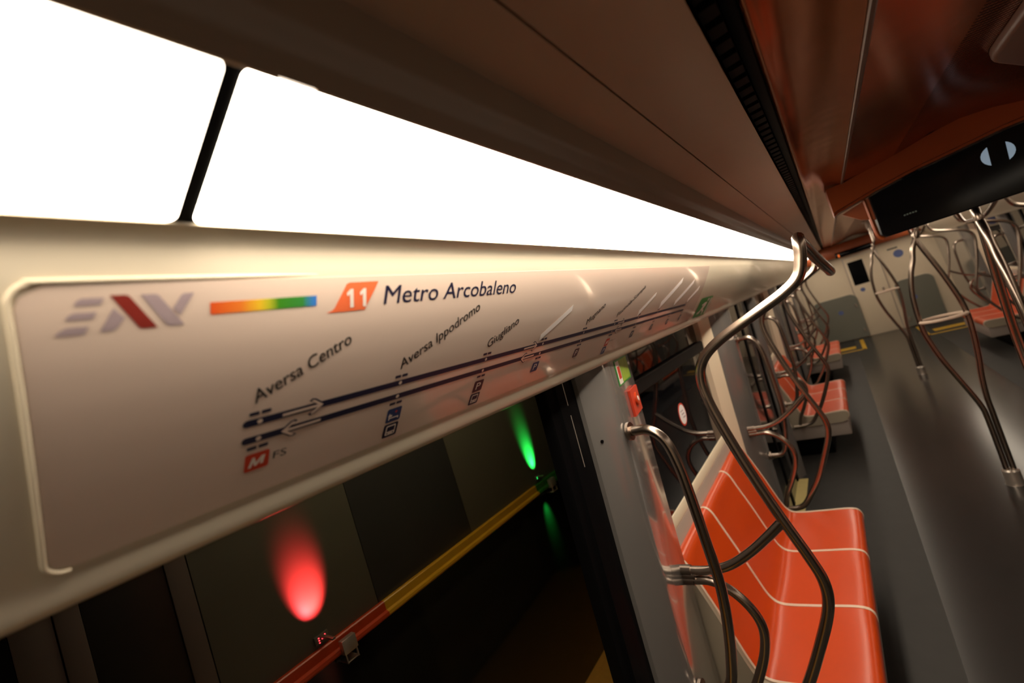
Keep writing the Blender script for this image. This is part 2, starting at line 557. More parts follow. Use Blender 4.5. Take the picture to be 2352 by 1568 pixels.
# ------------------------------------------------------------------ walls below the cove: pillars, windows, doors
ZS = [-.086, -.12, -.2, -.3, -.4, -.55, -.7, -.85, -1.0, -1.15, -1.3, -1.45, -1.6, -1.75, -1.9]
win_n = [0]
door_n = [0]
for side in (0, 1):
    W = 'wall_right' if side else 'wall_left'
    for ci, c in enumerate(BENCH):
        for sg in (-1, 1):
            # plan outline of a pillar: door reveal, rounded nose, face running to the window
            plan = [(1.258, .075 if (ci == 0 and sg < 0) else .17), (1.258, .050), (1.250, .042), (1.165, .008), (1.150, .003), (1.132, .000), (1.112, .001), (1.05, .010), (.785, .060), (.765, .070), (.765, .17)]
            b = MB()
            b.loft([[(c + sg * px, yw(z) + off, z) for px, off in plan] for z in ZS])
            struct(b.build(W, 'pillar', mirror=side, smooth=40))
            # cream window jamb
            b = MB()
            pl = [(.763, .075), (.758, .071), (.67, .105), (.65, .120), (.65, .170), (.763, .170)]
            b.loft([[(c + sg * px, yw(z) + off, z) for px, off in pl] for z in ZS[:10]])
            if sg == 1:
                struct(b.build('trim_8', 'endwall', mirror=side))
            else:
                b.bm.free()
        win_n[0] += 1
        wn = 'window_%d' % win_n[0]
        b = MB()
        zs = [z for z in ZS if z > -.86] + [-.875]
        xs = (c - .765, c + .65)
        b.loft([[(x, yw(z) + .155, z) for z in zs] + [(x, yw(z) + .160, z) for z in reversed(zs)] for x in xs])
        wo = struct(b.build(wn, 'glass', mirror=side))
        b = MB()
        z0_, z1_ = -.235, -.300
        b.loft([[(x, yw(z0_) + .132, z0_), (x, yw(z0_) + .125, z0_ - .006), (x, yw(z1_) + .125, z1_ + .006), (x, yw(z1_) + .132, z1_), (x, yw(z1_) + .154, z1_), (x, yw(z0_) + .154, z0_)] for x in xs])
        b.build('transom_bar', 'transom', wo, mirror=side)
        # sill and wall behind the seats
        b = MB()
        b.extr([(.875, -.866), (.855, -.867), (.847, -.871), (.843, -.880), (.837, -.908), (.838, -.914), (.875, -.914)], c - .764, c + .764)
        struct(b.build('trim_9', 'sill', mirror=side))
        b = MB()
        b.extr([(.839, -.915), (.836, -.920), (.836, -1.9), (.875, -1.9), (.875, -.915)], c - .764, c + .764)
        struct(b.build('trim_9', 'pink', mirror=side))
    # doors between the pillars
    gaps = [(-.20, BENCH[0] - 1.258), (BENCH[0] + 1.258, BENCH[1] - 1.258), (BENCH[1] + 1.258, BENCH[2] - 1.258)]
    for gi, (a, e) in enumerate(gaps):
        door_n[0] += 1
        dn = 'door_%d' % door_n[0]
        if gi == 0 and side == 0:
            # open doorway: only the black leading edge of the slid-back leaf shows
            b = MB()
            pl = [(1.082, .083), (1.086, .075), (1.116, .071), (1.122, .063), (1.168, .060), (1.205, .060), (1.32, .085), (1.32, .113), (1.082, .113)]
            b.loft([[(px, yw(z) + off, z) for px, off in pl] for z in ZS])
            do = struct(b.build(dn, 'black', smooth=30))
            b = MB()
            for za, zb_ in ((-.10, -.17), (-.20, -.36)):
                b.loft([[(1.1600, yw(z) + .0615, z), (1.1625, yw(z) + .0588, z), (1.1650, yw(z) + .0615, z)] for z in (za, (za + zb_) / 2, zb_)])
            b.build('edge_glint', 'clip', do)  # thin pale strips put in as highlights on the black door edge
            b = MB()
            pl = [(-.20, .03), (-.01, .03), (.0, .04), (.0, .07), (-.2, .07)]
            b.loft([[(px, yw(z) + off, z) for px, off in pl] for z in ZS])
            b.build('opposite_edge', 'black', do)
        else:
            b = MB()
            b.loft([[(x, yw(z) + .066, z) for z in ZS] + [(x, yw(z) + .09, z) for z in reversed(ZS)] for x in (a, e)])
            do = struct(b.build(dn, 'doorglass', mirror=side))
            b = MB()
            m_ = (a + e) / 2
            for xa, xb in ((a, a + .06), (m_ - .03, m_ + .03), (e - .06, e)):
                b.loft([[(x, yw(z) + .058, z) for z in ZS] + [(x, yw(z) + .0655, z) for z in reversed(ZS)] for x in (xa, xb)])
            b.build('rubber_edges', 'black', do, mirror=side)
        b = MB()
        b.box(a + .01, e - .01, yw(-1.9) - .02, .885, -1.9, -1.893)
        struct(b.build('trim_10', 'paleyellow', mirror=side, smooth=0))
    # plain wall before the end of the car, and behind the camera
    b = MB()
    b.loft([[(x, yw(z) + .02, z) for z in ZS] + [(x, yw(z) + .06, z) for z in reversed(ZS)] for x in (BENCH[2] + 1.259, X1)])
    struct(b.build(W, 'pillar', mirror=side))
    b = MB()
    b.loft([[(x, yw(z) + .02, z) for z in ZS] + [(x, yw(z) + .06, z) for z in reversed(ZS)] for x in (X0, -.205)])
    struct(b.build(W, 'pillar', mirror=side))


# ------------------------------------------------------------------ benches
SEAT = [(.300, -1.540), (.268, -1.525), (.257, -1.500), (.259, -1.474), (.272, -1.456), (.296, -1.4485), (.34, -1.447), (.45, -1.453), (.56, -1.457), (.612, -1.452), (.640, -1.432),
        (.660, -1.395), (.688, -1.305), (.722, -1.190), (.757, -1.085), (.774, -1.030), (.785, -1.002), (.799, -.983), (.815, -.975), (.830, -.976)]
SP = [(p.x, p.y) for p in spline([Vector((y, z, 0)) for y, z in SEAT], 4)]


def off_prof(prof, d):
    out = []
    for i, (y, z) in enumerate(prof):
        a = prof[max(i - 1, 0)]
        c = prof[min(i + 1, len(prof) - 1)]
        ty, tz = c[0] - a[0], c[1] - a[1]
        l = math.hypot(ty, tz) or 1
        out.append((y + tz / l * d, z - ty / l * d))
    return out


def make_bench():
    root = empty('bench_seat')
    L = .715
    edges = [-L, -L + 2 * L / 3, -L + 4 * L / 3, L]
    for i in range(3):
        b = MB()
        a, e = edges[i] + .007, edges[i + 1] - .007
        n = 8
        rings = []
        for k in range(n + 1):
            u = k / n
            x = a + (e - a) * u
            dish = math.sin(math.pi * u) ** .7
            ring = []
            for j, (y, z) in enumerate(SP):
                f = j / (len(SP) - 1)
                # the seat dips and the back hollows between the strips, with a soft lumbar bulge
                w_ = math.exp(-((f - .72) / .13) ** 2) * .010 * dish - math.exp(-((f - .40) / .12) ** 2) * .006 * dish
                ring.append((x, y + (w_ if f > .55 else 0), z + (w_ if f <= .55 else 0)))
            back = off_prof(SP, .016)
            rings.append(ring + [(x, y, z) for y, z in reversed(back)])
        b.loft(rings)
        b.build('seat_shell', 'seat', root, smooth=50)
    for i, x in enumerate(edges):
        b = MB()
        o1, o2 = off_prof(SP, -.0022), off_prof(SP, .012)
        hw = .0085 if 0 < i < 3 else .0065
        b.extr(o1 + o2[::-1], x - hw, x + hw)
        b.build('white_strip', 'strip', root, smooth=50)
    for s in (-1, 1):
        b = MB()
        bk = off_prof(SP, .004)
        poly = [p for p in bk[2:]] + [(.834, -.99), (.834, -1.56), (.33, -1.56), (.275, -1.545)]
        b.prism(poly, 'x', s * (L + .0065), s * (L + .026))
        b.build('end_panel', 'beige', root, smooth=40)
    b = MB()
    b.box(-L, L, .285, .834, -1.70, -1.565, .012)
    b.build('base_box', 'box', root)
    b = MB()
    b.box(-L + .1, L - .1, .48, .834, -1.9, -1.70, .01)
    b.build('shade_block', 'black', root)  # black block put where only shadow lies below the bench
    return root


bench_labels = [[
    'orange three seat bench in the right foreground, nearest to the camera',
    'orange bench on the left wall just past the second doorway',
    'small far orange bench on the left wall by the end bulkhead'],
    ['orange bench opposite the line map, on the right wall', 'orange bench on the right wall opposite the middle left bench',
     'far orange bench on the right wall, seen behind the hooped pole']]
proto = make_bench()
for side in (0, 1):
    for i, c in enumerate(BENCH):
        o = proto if (side == 0 and i == 0) else copy_tree(proto)
        o.location = (c, MID if side else 0, 0)
        o.scale = (1, -1 if side else 1, 1)
        tag(o, bench_labels[side][i], 'bench', 'orange benches along the walls')

# ------------------------------------------------------------------ wavy grab poles at both ends of every bench
R = .0172
MAIN = [(.049, .094), (.059, .040), (.081, -.012), (.129, -.045), (.213, -.080), (.335, -.129), (.408, -.175), (.443, -.235), (.445, -.324), (.417, -.476),
        (.381, -.625), (.344, -.755), (.307, -.873), (.289, -.955), (.302, -1.04), (.362, -1.170), (.437, -1.310), (.500, -1.400), (.565, -1.478), (.640, -1.498), (.73, -1.50)]
UPB = [(.742, -.925), (.700, -.927), (.630, -.925), (.555, -.905), (.480, -.862), (.413, -.812), (.347, -.757)]
LOB = [(.742, -.962), (.700, -.963), (.640, -.966), (.580, -1.000), (.535, -1.060), (.518, -1.130), (.540, -1.215), (.590, -1.315), (.640, -1.400), (.675, -1.490)]


def make_pole():
    root = empty('grab_pole')
    P = lambda pts: [(0, y, z) for y, z in pts]
    b = MB()
    b.tube([(.0215, .0493, .0985), (.008, .0492, .093), (.0, .0515, .078)] + P(MAIN[1:]), R)
    b.build('main_pole', 'steel', root, smooth=60)
    b = MB()
    b.tube(P(UPB), R * .95)
    b.build('upper_branch', 'steel', root, smooth=60)
    b = MB()
    b.tube(P(LOB), R * .95)
    b.build('lower_branch', 'steel', root, smooth=60)
    b = MB()
    b.tube(P([(.743, -.9445), (.69, -.9445)]), R * 1.02, smooth=0)
    b.tube(P([(.743, -.926), (.70, -.926)]), R * 1.12, smooth=0)
    b.tube(P([(.743, -.963), (.70, -.963)]), R * 1.12, smooth=0)
    b.build('wall_socket', 'sleeve', root, smooth=60)
    return root


pole_labels = [
    ['large wavy steel grab pole in the foreground, before the nearest orange bench', 'wavy steel pole at the far end of the nearest orange bench',
     'wavy steel pole at the near end of the middle left bench', 'wavy steel pole at the far end of the middle left bench',
     'wavy steel pole at the near end of the far left bench', 'last wavy pole on the left, before the end bulkhead'],
    ['wavy steel pole on the right, opposite the foreground pole', 'wavy steel pole on the right, opposite the far end of the nearest bench',
     'wavy steel pole on the right wall before the middle bench', 'wavy steel pole on the right wall after the middle bench',
     'wavy steel pole on the right, before the far bench', 'last wavy pole on the right, before the end bulkhead']]
pproto = make_pole()
k = 0
for side in (0, 1):
    for i, c in enumerate(BENCH):
        for j, sg in enumerate((-1, 1)):
            o = pproto if k == 0 else copy_tree(pproto)
            k += 1
            x = c + sg * (.885 if sg < 0 else .865)
            o.location = (x, MID if side else 0, 0)
            o.scale = (-sg, -1 if side else 1, 1)
            tag(o, pole_labels[side][i * 2 + j], 'grab pole', 'wavy steel poles at the bench ends')

# overhead rail above each bench front, dipping between the poles
rail_lab = [['dark reflecting overhead rail starting at the foreground pole top', 'overhead steel rail above the middle left bench', 'overhead steel rail above the far left bench'],
            ['overhead steel rail on the right, opposite the nearest bench', 'overhead steel rail above the middle right bench', 'overhead steel rail above the far right bench']]
RAIL = [(-.8632, .0493, .0985), (-.80, .050, .092), (-.70, .044, .075), (-.58, .030, .030), (-.46, .012, -.012), (-.34, .004, -.034), (-.15, .006, -.040), (.15, .008, -.040),
        (.34, .012, -.034), (.50, .025, .0), (.64, .040, .050), (.76, .048, .088), (.8432, .0493, .0985)]
ro = None
for side in (0, 1):
    for i, c in enumerate(BENCH):
        if ro is None:
            b = MB()
            b.tube(RAIL, R, smooth=5)
            ro = b.build('overhead_rail', 'steel', smooth=60)
            o = ro
        else:
            o = ro.copy()
            COL.objects.link(o)
        o.location = (c, MID if side else 0, 0)
        o.scale = (1, -1 if side else 1, 1)
        tag(o, rail_lab[side][i], 'handrail', 'overhead rails above the benches')

# grab handles on the pillars beside the doors
HAN = [(.672, -.330), (.640, -.332), (.592, -.337), (.552, -.378), (.535, -.460), (.531, -.560), (.530, -.700), (.531, -.840), (.548, -.970), (.575, -1.090), (.602, -1.170), (.640, -1.203), (.715, -1.205)]


def make_handle():
    root = empty('grab_bar')
    b = MB()
    b.tube([(0, y, z) for y, z in HAN], .0165)
    b.build('handle_bar', 'steel', root, smooth=60)
    for y, z in ((.661, -.3305), (.708, -1.2045)):
        b = MB()
        b.disc((0, y, z), (0, -1, .0), .030, .010)
        b.build('flange', 'sleeve', root)
    return root


hl = [['curved steel grab bar on the grey pillar in front of the nearest bench', 'steel grab bar on the grey pillar past the nearest bench',
       'steel grab bar beyond the second left doorway', 'steel grab bar past the middle left bench', 'steel grab bar before the far left bench',
       'steel grab bar past the far left bench'],
      ['steel grab bar on the right, opposite the nearest pillar', 'steel grab bar on the right, opposite the pillar past the nearest bench',
       'steel grab bar on the right, before the middle bench', 'steel grab bar on the right, past the middle bench', 'steel grab bar on the right, before the far bench',
       'steel grab bar on the right, past the far bench']]
hp = make_handle()
k = 0
for side in (0, 1):
    for i, c in enumerate(BENCH):
        for j, sg in enumerate((-1, 1)):
            o = hp if k == 0 else copy_tree(hp)
            k += 1
            o.location = (c + sg * 1.10, MID if side else 0, 0)
            o.scale = (1, -1 if side else 1, 1)
            tag(o, hl[side][i * 2 + j], 'grab bar', 'grab bars beside the doors')

# ------------------------------------------------------------------ centre poles: two bowed tubes with a hoop
CA = [(.0, .30), (.0, .10), (.02, .06), (.03, .0), (.075, -.09), (.10, -.18), (.135, -.274), (.165, -.40), (.178, -.52), (.182, -.64), (.176, -.74), (.140, -.926), (.093, -1.086), (.052, -1.22), (.026, -1.32), (.0175, -1.42), (.0175, -1.86)]
CB = [(.0, .30), (.0, .10), (.0, .05), (.05, -.034), (.035, -.10), (-.0, -.22), (-.03, -.347), (-.065, -.53), (-.075, -.66), (-.068, -.80), (-.050, -.976), (-.030, -1.10), (-.0175, -1.25), (-.0175, -1.40), (-.0175, -1.86)]
CB = [(-.0, .30), (-.0, .12), (.02, .05), (.045, -.01), (.030, -.10), (-.0, -.22), (-.03, -.347), (-.065, -.53), (-.075, -.66), (-.068, -.80), (-.050, -.976), (-.032, -1.10), (-.0185, -1.25), (-.0175, -1.40), (-.0175, -1.86)]


def make_centre():
    root = empty('centre_pole')
    b = MB()
    b.tube([(0, y, z) for y, z in CA], R)
    b.build('bowed_tube', 'steel', root, smooth=60)
    b = MB()
    b.tube([(0, y, z) for y, z in CB], R)
    b.build('bowed_tube', 'steel', root, smooth=60)
    b = MB()
    b.tube([(.105 * math.cos(t), .053 + .128 * math.sin(t), -.64) for t in [2 * math.pi * q / 24 for q in range(24)]], .0125, smooth=2, closed=True)
    b.build('hoop', 'strip', root, smooth=60)
    b = MB()
    b.tube([(0, 0, -1.9), (0, 0, -1.885), (0, 0, -1.80), (0, 0, -1.79)], lambda u: .052 if u < .3 else (.047 if u < .9 else .036), smooth=0, seg=20)
    b.build('floor_socket', 'clip', root)
    b = MB()
    b.tube([(0, 0, .402), (0, 0, .385), (0, 0, .38), (0, 0, .29)], lambda u: .06 if u < .5 else .03, smooth=0, seg=20)
    b.build('ceiling_flange', 'sleeve', root)
    return root


cp = make_centre()
clab = ['two-tube steel pole at the right edge, just behind the hanging display', 'steel centre pole with a pale hoop, nearest on the open floor', 'far steel centre pole with a small hoop, in front of the end door']
for i, (x, rz) in enumerate(((3.0, 90), (4.47, 0), (8.36, 0))):
    o = cp if i == 0 else copy_tree(cp)
    o.location = (x, -.58, 0)
    o.rotation_euler = (0, 0, math.radians(rz))
    if i == 0:
        first = o
    tag(o, clab[i], 'grab pole', 'centre poles in the aisle')

for ch in list(first.children):
    if ch.name.startswith('hoop'):
        bpy.data.objects.remove(ch)

# ------------------------------------------------------------------ ceiling beam, hanging display, ceiling housing
LOW = [(-.085, .205), (-.103, .215), (-.261, .251), (-.412, .276), (-.563, .291), (-.70, .306), (-.80, .308), (-.93, .285), (-1.06, .222), (-1.075, .205)]
TOP = [(-.085, .3345), (-.156, .3345), (-.261, .350), (-.412, .378), (-.563, .404), (-.70, .398), (-.80, .384), (-.93, .358), (-1.004, .3345), (-1.075, .3345)]
b = MB()
rings = []
for (y, z), (y2, z2) in zip(LOW, TOP):
    rings.append([(2.70, y2, z2), (2.76, y, z + .012), (2.785, y, z + .010), (2.79, y, z), (2.86, y, z - .004), (2.95, y, z + .02), (3.0, y2, z2)])
b.loft(rings)
struct(b.build('ceiling', 'beam', smooth=30))

t = empty('passenger_display', (2.8, -.58, 0))
tag(t, 'wide black passenger information display hanging under the orange ceiling beam', 'display')
sh = (-2.8, .58, 0)
b = MB()
ya, yb, za, zb = -.233, -1.03, .030, .24
r = .022
poly = []
for cy, cz, a0 in ((yb + r, za + r, 180), (ya - r, za + r, 270)):
    for q in range(5):
        an = math.radians(a0 + 22.5 * q)
        poly.append((cy + r * math.cos(an), cz + r * math.sin(an)))
lo_y, lo_z = [-y for y, z in LOW], [z for y, z in LOW]
for q in range(17):
    yy = ya + (yb - ya) * q / 16
    poly.append((yy, interp(-yy, lo_y, lo_z) - .008))
b.prism(poly, 'x', 2.802, 2.90)
b.build('casing', 'black', t, shift=sh)
b = MB()
b.prism([(y * .985 - .58 * .015, .146 + (z - .146) * .96) for y, z in poly], 'x', 2.799, 2.8025)
b.build('screen', 'screen', t, shift=sh, smooth=0)
b = MB()
b.disc((2.7988, -.668, .216), (-1, 0, 0), .052, .0006, ry=.046)
b.build('glowing_oval', 'oval_blue', t, shift=sh)  # pale oval on the black glass, put in as its own glow
b = MB()
b.prism([(-.638, .164), (-.692, .172), (-.700, .266), (-.646, .268)], 'x', 2.7975, 2.7983)
b.build('dark_patch', 'screen', t, shift=sh, smooth=0)
b = MB()
for q in range(5):
    b.box(2.7980, 2.7986, -.326 - .010 * q, -.333 - .010 * q, .096, .103)
b.build('screen_text', 'led_dim', t, shift=sh, smooth=0)
b = MB()
b.prism([(-.118, .205), (-.235, .238), (-.236, .125), (-.180, .150)], 'x', 2.845, 2.875)
b.build('side_cheek', 'beam', t, shift=sh, smooth=0)
for yy in (-.40, -.80):
    b = MB()
    b.box(2.83, 2.87, yy - .03, yy + .03, .22, .29)
    b.build('hanger', 'black', t, shift=sh, smooth=0)
b = MB()
b.tube([(2.85, -.215, .24), (2.85, -.217, .12), (2.85, -.221, .05), (2.85, -.238, .027)], .009, seg=8, smooth=4)
b.build('side_frame', 'beam', t, shift=sh)

b = MB()
pl = [(1.0, -.435), (1.62, -.452), (1.70, -.456), (1.76, -.468), (1.80, -.486), (2.08, -.625), (2.18, -.72), (2.18, -.86), (1.0, -.86)]
cen = (1.6, -.65)
ins = lambda f: [(cen[0] + (p[0] - cen[0]) * f, cen[1] + (p[1] - cen[1]) * f) for p in pl]
b.loft([[(x, y, .43) for x, y in ins(1.0)], [(x, y, .372) for x, y in ins(1.0)], [(x, y, .362) for x, y in ins(.985)], [(x, y, .358) for x, y in ins(.95)]])
tag(b.build('ceiling_housing', 'brown', smooth=60), 'brown rounded equipment cover on the perforated ceiling, top right', 'cover')

# ------------------------------------------------------------------ end bulkhead
b = MB()
b.box(X1, X1 + .08, -2.0, .85, -1.9, .43)
struct(b.build('wall_end', 'endwall', smooth=0))
b = MB()
b.box(X1 - .012, X1, -.875, -.262, -1.885, -.06, .004)
ed = struct(b.build('door_7', 'endwall'))
b = MB()
b.box(X1 - .018, X1 - .012, -.600, -.317, -.70, -.15, .003)
b.build('door_window', 'black', ed)
b = MB()
b.box(X1 - .03, X1 - .012, -.80, -.76, -1.02, -.90, .004)
b.build('door_handle', 'sleeve', ed)
b = MB()
for ya, yb in ((-.245, -.262), (-.875, -.892)):
    b.box(X1 - .016, X1, yb, ya, -1.885, -.05)
b.box(X1 - .016, X1, -.892, -.245, -.05, -.035)
struct(b.build('trim_11', 'clip', smooth=0))
b = MB()
b.box(X1 - .25, X1, -1.85, .69, .045, .33, .01)
struct(b.build('trim_12', 'beam'))
b = MB()
b.box(X1 - .27, X1 - .25, -.82, -.16, .02, .14, .004)
t = b.build('destination_display', 'screen')
tag(t, 'small dark display above the end door with an orange light', 'display')
b = MB()
b.box(X1 - .274, X1 - .27, -.235, -.205, .035, .10)
b.build('orange_light', 'led_orange', t, smooth=0)
for side, yy in ((0, (.60, -.275)), (1, (-.96, -1.62))):
    b = MB()
    ya, yb = yy
    pr = []
    for cy, cz, a0 in ((ya - .14, -.86 - .14, 0), (yb + .14, -.86 - .14, 90)):
        for q in range(7):
            an = math.radians(a0 + 15 * q)
            pr.append((cy + .14 * math.cos(an), cz + .14 * math.sin(an)))
    pr += [(yb, -1.88), (ya, -1.88)]
    b.prism(pr, 'x', X1 - .05, X1 - .02)
    p = b.build('partition_panel', 'screen_grey')
    tag(p, 'grey-green panel on the end bulkhead, ' + ('right of the end door' if side else 'left of the end door'), 'panel')
    for cy, cz in ((yb + .06 if not side else ya - .06, -1.13), (yb + .06 if not side else ya - .06, -1.72)):
        b = MB()
        b.tube([(X1 - .055, cy, cz + .04), (X1 - .055, cy, cz - .04)], .018, smooth=0)
        b.build('hinge', 'clip', p)
for nm, cy, cz, rr, x_, lab in (('round_sticker', -1.22, -.28, .085, X1 - .003, 'round blue sticker high on the end bulkhead, right of the door'),
                                ('round_sticker', -.43, -.83, .045, X1 - .015, 'small blue sticker below the black door window'),
                                ('round_sticker', .10, -1.22, .05, X1 - .053, 'small blue sticker on the grey panel left of the end door'),
                                ('round_sticker', -1.22, -1.28, .05, X1 - .053, 'small blue sticker on the grey panel right of the end door')):
    b = MB()
    b.disc((x_, cy, cz), (-1, 0, 0), rr, .002)
    o = b.build(nm, mat('sticker_blue', (0.12, 0.16, 0.38), 0.4))
    tag(o, lab, 'sticker', 'round blue stickers at the end of the car')
b = MB()
b.box(X1 - .002, X1, -1.24, -1.06, -.155, -.125)
tag(b.build('notice_strip', 'ink', smooth=0), 'short dark lettering strip high on the end bulkhead', 'sign')
# yellow floor outlines
for side in (0, 1):
    b = MB()
    z0, z1 = -1.9, -1.8985
    b.box(11.42, 11.50, -.10, .62, z0, z1)
    b.box(11.42, 12.80, -.12, -.05, z0, z1)
    b.box(11.75, 12.05, .05, .60, z0, z1)
    o = b.build('floor_marking', 'yellow', mirror=side, smooth=0)
    tag(o, 'yellow outlined floor marking at the ' + ('right' if side else 'left') + ' end of the car', 'floor marking')

# ------------------------------------------------------------------ notices on the first pillar and window
def face(x, z, off=0.0):
    return yw(z) + .010 + (x - 1.435) * .1887 - off


def plate(x0, x1, z0, z1, d0, d1, n=4):
    b = MB()
    rings = []
    for q in range(n + 1):
        x = x0 + (x1 - x0) * q / n
        rings.append([(x, face(x, z0, d0), z0), (x, face(x, z1, d0), z1), (x, face(x, z1, d1), z1), (x, face(x, z0, d1), z0)])
    b.loft(rings)
    return b


p = plate(1.45, 1.66, -.098, -.188, .0004, .0016).build('safety_label', 'green')
tag(p, 'green and yellow safety label at the top of the grey pillar under the map', 'label')
plate(1.52, 1.65, -.104, -.182, .0016, .0022).build('yellow_field', 'lime', p, smooth=0)
plate(1.462, 1.515, -.104, -.184, .0016, .0022).build('white_field', 'white', p, smooth=0)
plate(1.472, 1.508, -.122, -.166, .0022, .0028).build('red_mark', 'red', p, smooth=0)
p = plate(1.535, 1.672, -.222, -.318, .0004, .010).build('alarm_panel', 'red')
tag(p, 'red emergency alarm panel below the green label on the grey pillar', 'alarm')
b = MB()
b.disc((1.604, face(1.604, -.265, .010), -.265), (.18, -1, 0), .024, .008)
b.build('alarm_button', 'rail_red', p)
b = MB()
b.disc((1.604, face(1.604, -.265, .0182), -.265), (.18, -1, 0), .009, .002)
b.build('white_symbol', 'white', p)
b = MB()
b.disc((1.257, yw(-.317) + .0345, -.317), (-.4, -1, 0), .0055, .005, seg=12)
tag(b.build('screw_cap', 'black'), 'tiny black screw cap on the grey pillar beside the doorway', 'screw')
# no smoking roundel
xs_ = 2.447
wy = yw(-.542) + .1545
b = MB()
b.disc((xs_, wy, -.542), (0, -1, -.05), .062, .0015)
p = b.build('prohibition_sticker', 'red')
tag(p, 'round white prohibition sticker with a red rim on the window by the bench', 'sticker')
b = MB()
b.disc((xs_, wy - .0015, -.542), (0, -1, -.05), .053, .0008)
b.build('white_disc', 'sticker', p)
b = MB()
for a in range(3):
    b.box(xs_ - .03 + a * .012, xs_ + .02 + a * .005, wy - .0034, wy - .0026, -.519 - .018 * a, -.525 - .018 * a)
b.build('grey_lettering', 'lilac', p, smooth=0)

# ------------------------------------------------------------------ line map on the cove panel
def ms(x, s, off=.0):
    """point on the map: x along the car, s down the panel, off towards the room"""
    y, z = smooth_cove(s)
    y2, z2 = smooth_cove(s + .004)
    ty, tz = y2 - y, z2 - z
    l = math.hypot(ty, tz)
    return (x, y + tz / l * off, z - ty / l * off)


MAPX = (.0585, 2.345)
MAPS = (.0008, .2725)
root = empty('route_map', (0, 0, 0))
tag(root, 'long pale line map panel with station names and a double navy line, under the light', 'map')
b = MB()
N = 34
rc = .018
rows = []
for i in range(N + 1):
    s = MAPS[0] + (MAPS[1] - MAPS[0]) * i / N
    d = min(s - MAPS[0], MAPS[1] - s)
    x_ = MAPX[0] + (rc - math.sqrt(max(rc * rc - (rc - d) ** 2, 0)) if d < rc else 0)
    rows.append((x_, s))
fr = [[ms(a, s, .0014), ms(MAPX[1], s, .0014)] for a, s in rows]
bk = [[ms(a, s, -.0002), ms(MAPX[1], s, -.0002)] for a, s in rows]
b.loft([[f[0], f[1], k_[1], k_[0]] for f, k_ in zip(fr, bk)])
b.build('map_panel', 'map', root, smooth=50)
b = MB()
path = [ms(.34, MAPS[0] - .003, -.003), ms(.24, MAPS[0] - .003, -.0012), ms(.16, MAPS[0] - .003, .0)]
path += [ms(MAPX[0] - .003 + rc * (1 - math.sin(a)), MAPS[0] - .003 + rc * (1 - math.cos(a)), .001) for a in [0, .4, .8, 1.2, 1.57]]
path += [ms(MAPX[0] - .003, s, .001) for s in (.04, .08, .12, .16, .2, .24)]
path += [ms(MAPX[0] - .003 + rc * (1 - math.cos(a)), MAPS[1] + .003 - rc * (1 - math.sin(a)), .001) for a in [0, .4, .8, 1.2, 1.5]]
b.tube(path, .0023, seg=8, smooth=3)
b.build('frame_bead', 'bead', root, smooth=60)
D1, D2, D3 = .0018, .0021, .0024


def decal(b, poly, d=D1):
    """flat print: a polygon of (x,s) laid on the panel, cut into bands so that it follows the curve"""
    t = bmesh.new()
    vs = [t.verts.new((x, s, 0)) for x, s in poly]
    t.faces.new(vs)
    smin, smax = min(p[1] for p in poly), max(p[1] for p in poly)
    n = int((smax - smin) / .008)
    for q in range(1, n + 1):
        bmesh.ops.bisect_plane(t, geom=t.verts[:] + t.edges[:] + t.faces[:], plane_co=(0, smin + (smax - smin) * q / (n + 1), 0), plane_no=(0, 1, 0))
    bmesh.ops.triangulate(t, faces=[f for f in t.faces if len(f.verts) > 4])
    for v in t.verts:
        v.co = Vector(ms(v.co.x, v.co.y, d))
    b.merge(t)


def rect(b, x0, x1, s0, s1, d=D1, r=0.0):
    if r <= 0:
        decal(b, [(x0, s0), (x1, s0), (x1, s1), (x0, s1)], d)
        return
    p = []
    for cx, cs, a0 in ((x1 - r, s1 - r, 0), (x0 + r, s1 - r, 90), (x0 + r, s0 + r, 180), (x1 - r, s0 + r, 270)):
        for q in range(5):
            an = math.radians(a0 + 22.5 * q)
            p.append((cx + r * math.cos(an), cs + r * math.sin(an)))
    decal(b, p, d)


def dot(b, x, s, r, d=D2, n=16):
    decal(b, [(x + r * math.cos(2 * math.pi * q / n), s + r * math.sin(2 * math.pi * q / n)) for q in range(n)], d)


def cap_height():
    cu = bpy.data.curves.new('txt', 'FONT')
    cu.body = 'H'
    ob = bpy.data.objects.new('txt', cu)
    COL.objects.link(ob)
    me = bpy.data.meshes.new_from_object(ob.evaluated_get(bpy.context.evaluated_depsgraph_get()))
    bpy.data.objects.remove(ob)
    h = max(v.co.y for v in me.vertices)
    bpy.data.meshes.remove(me)
    return h


CAP = cap_height()


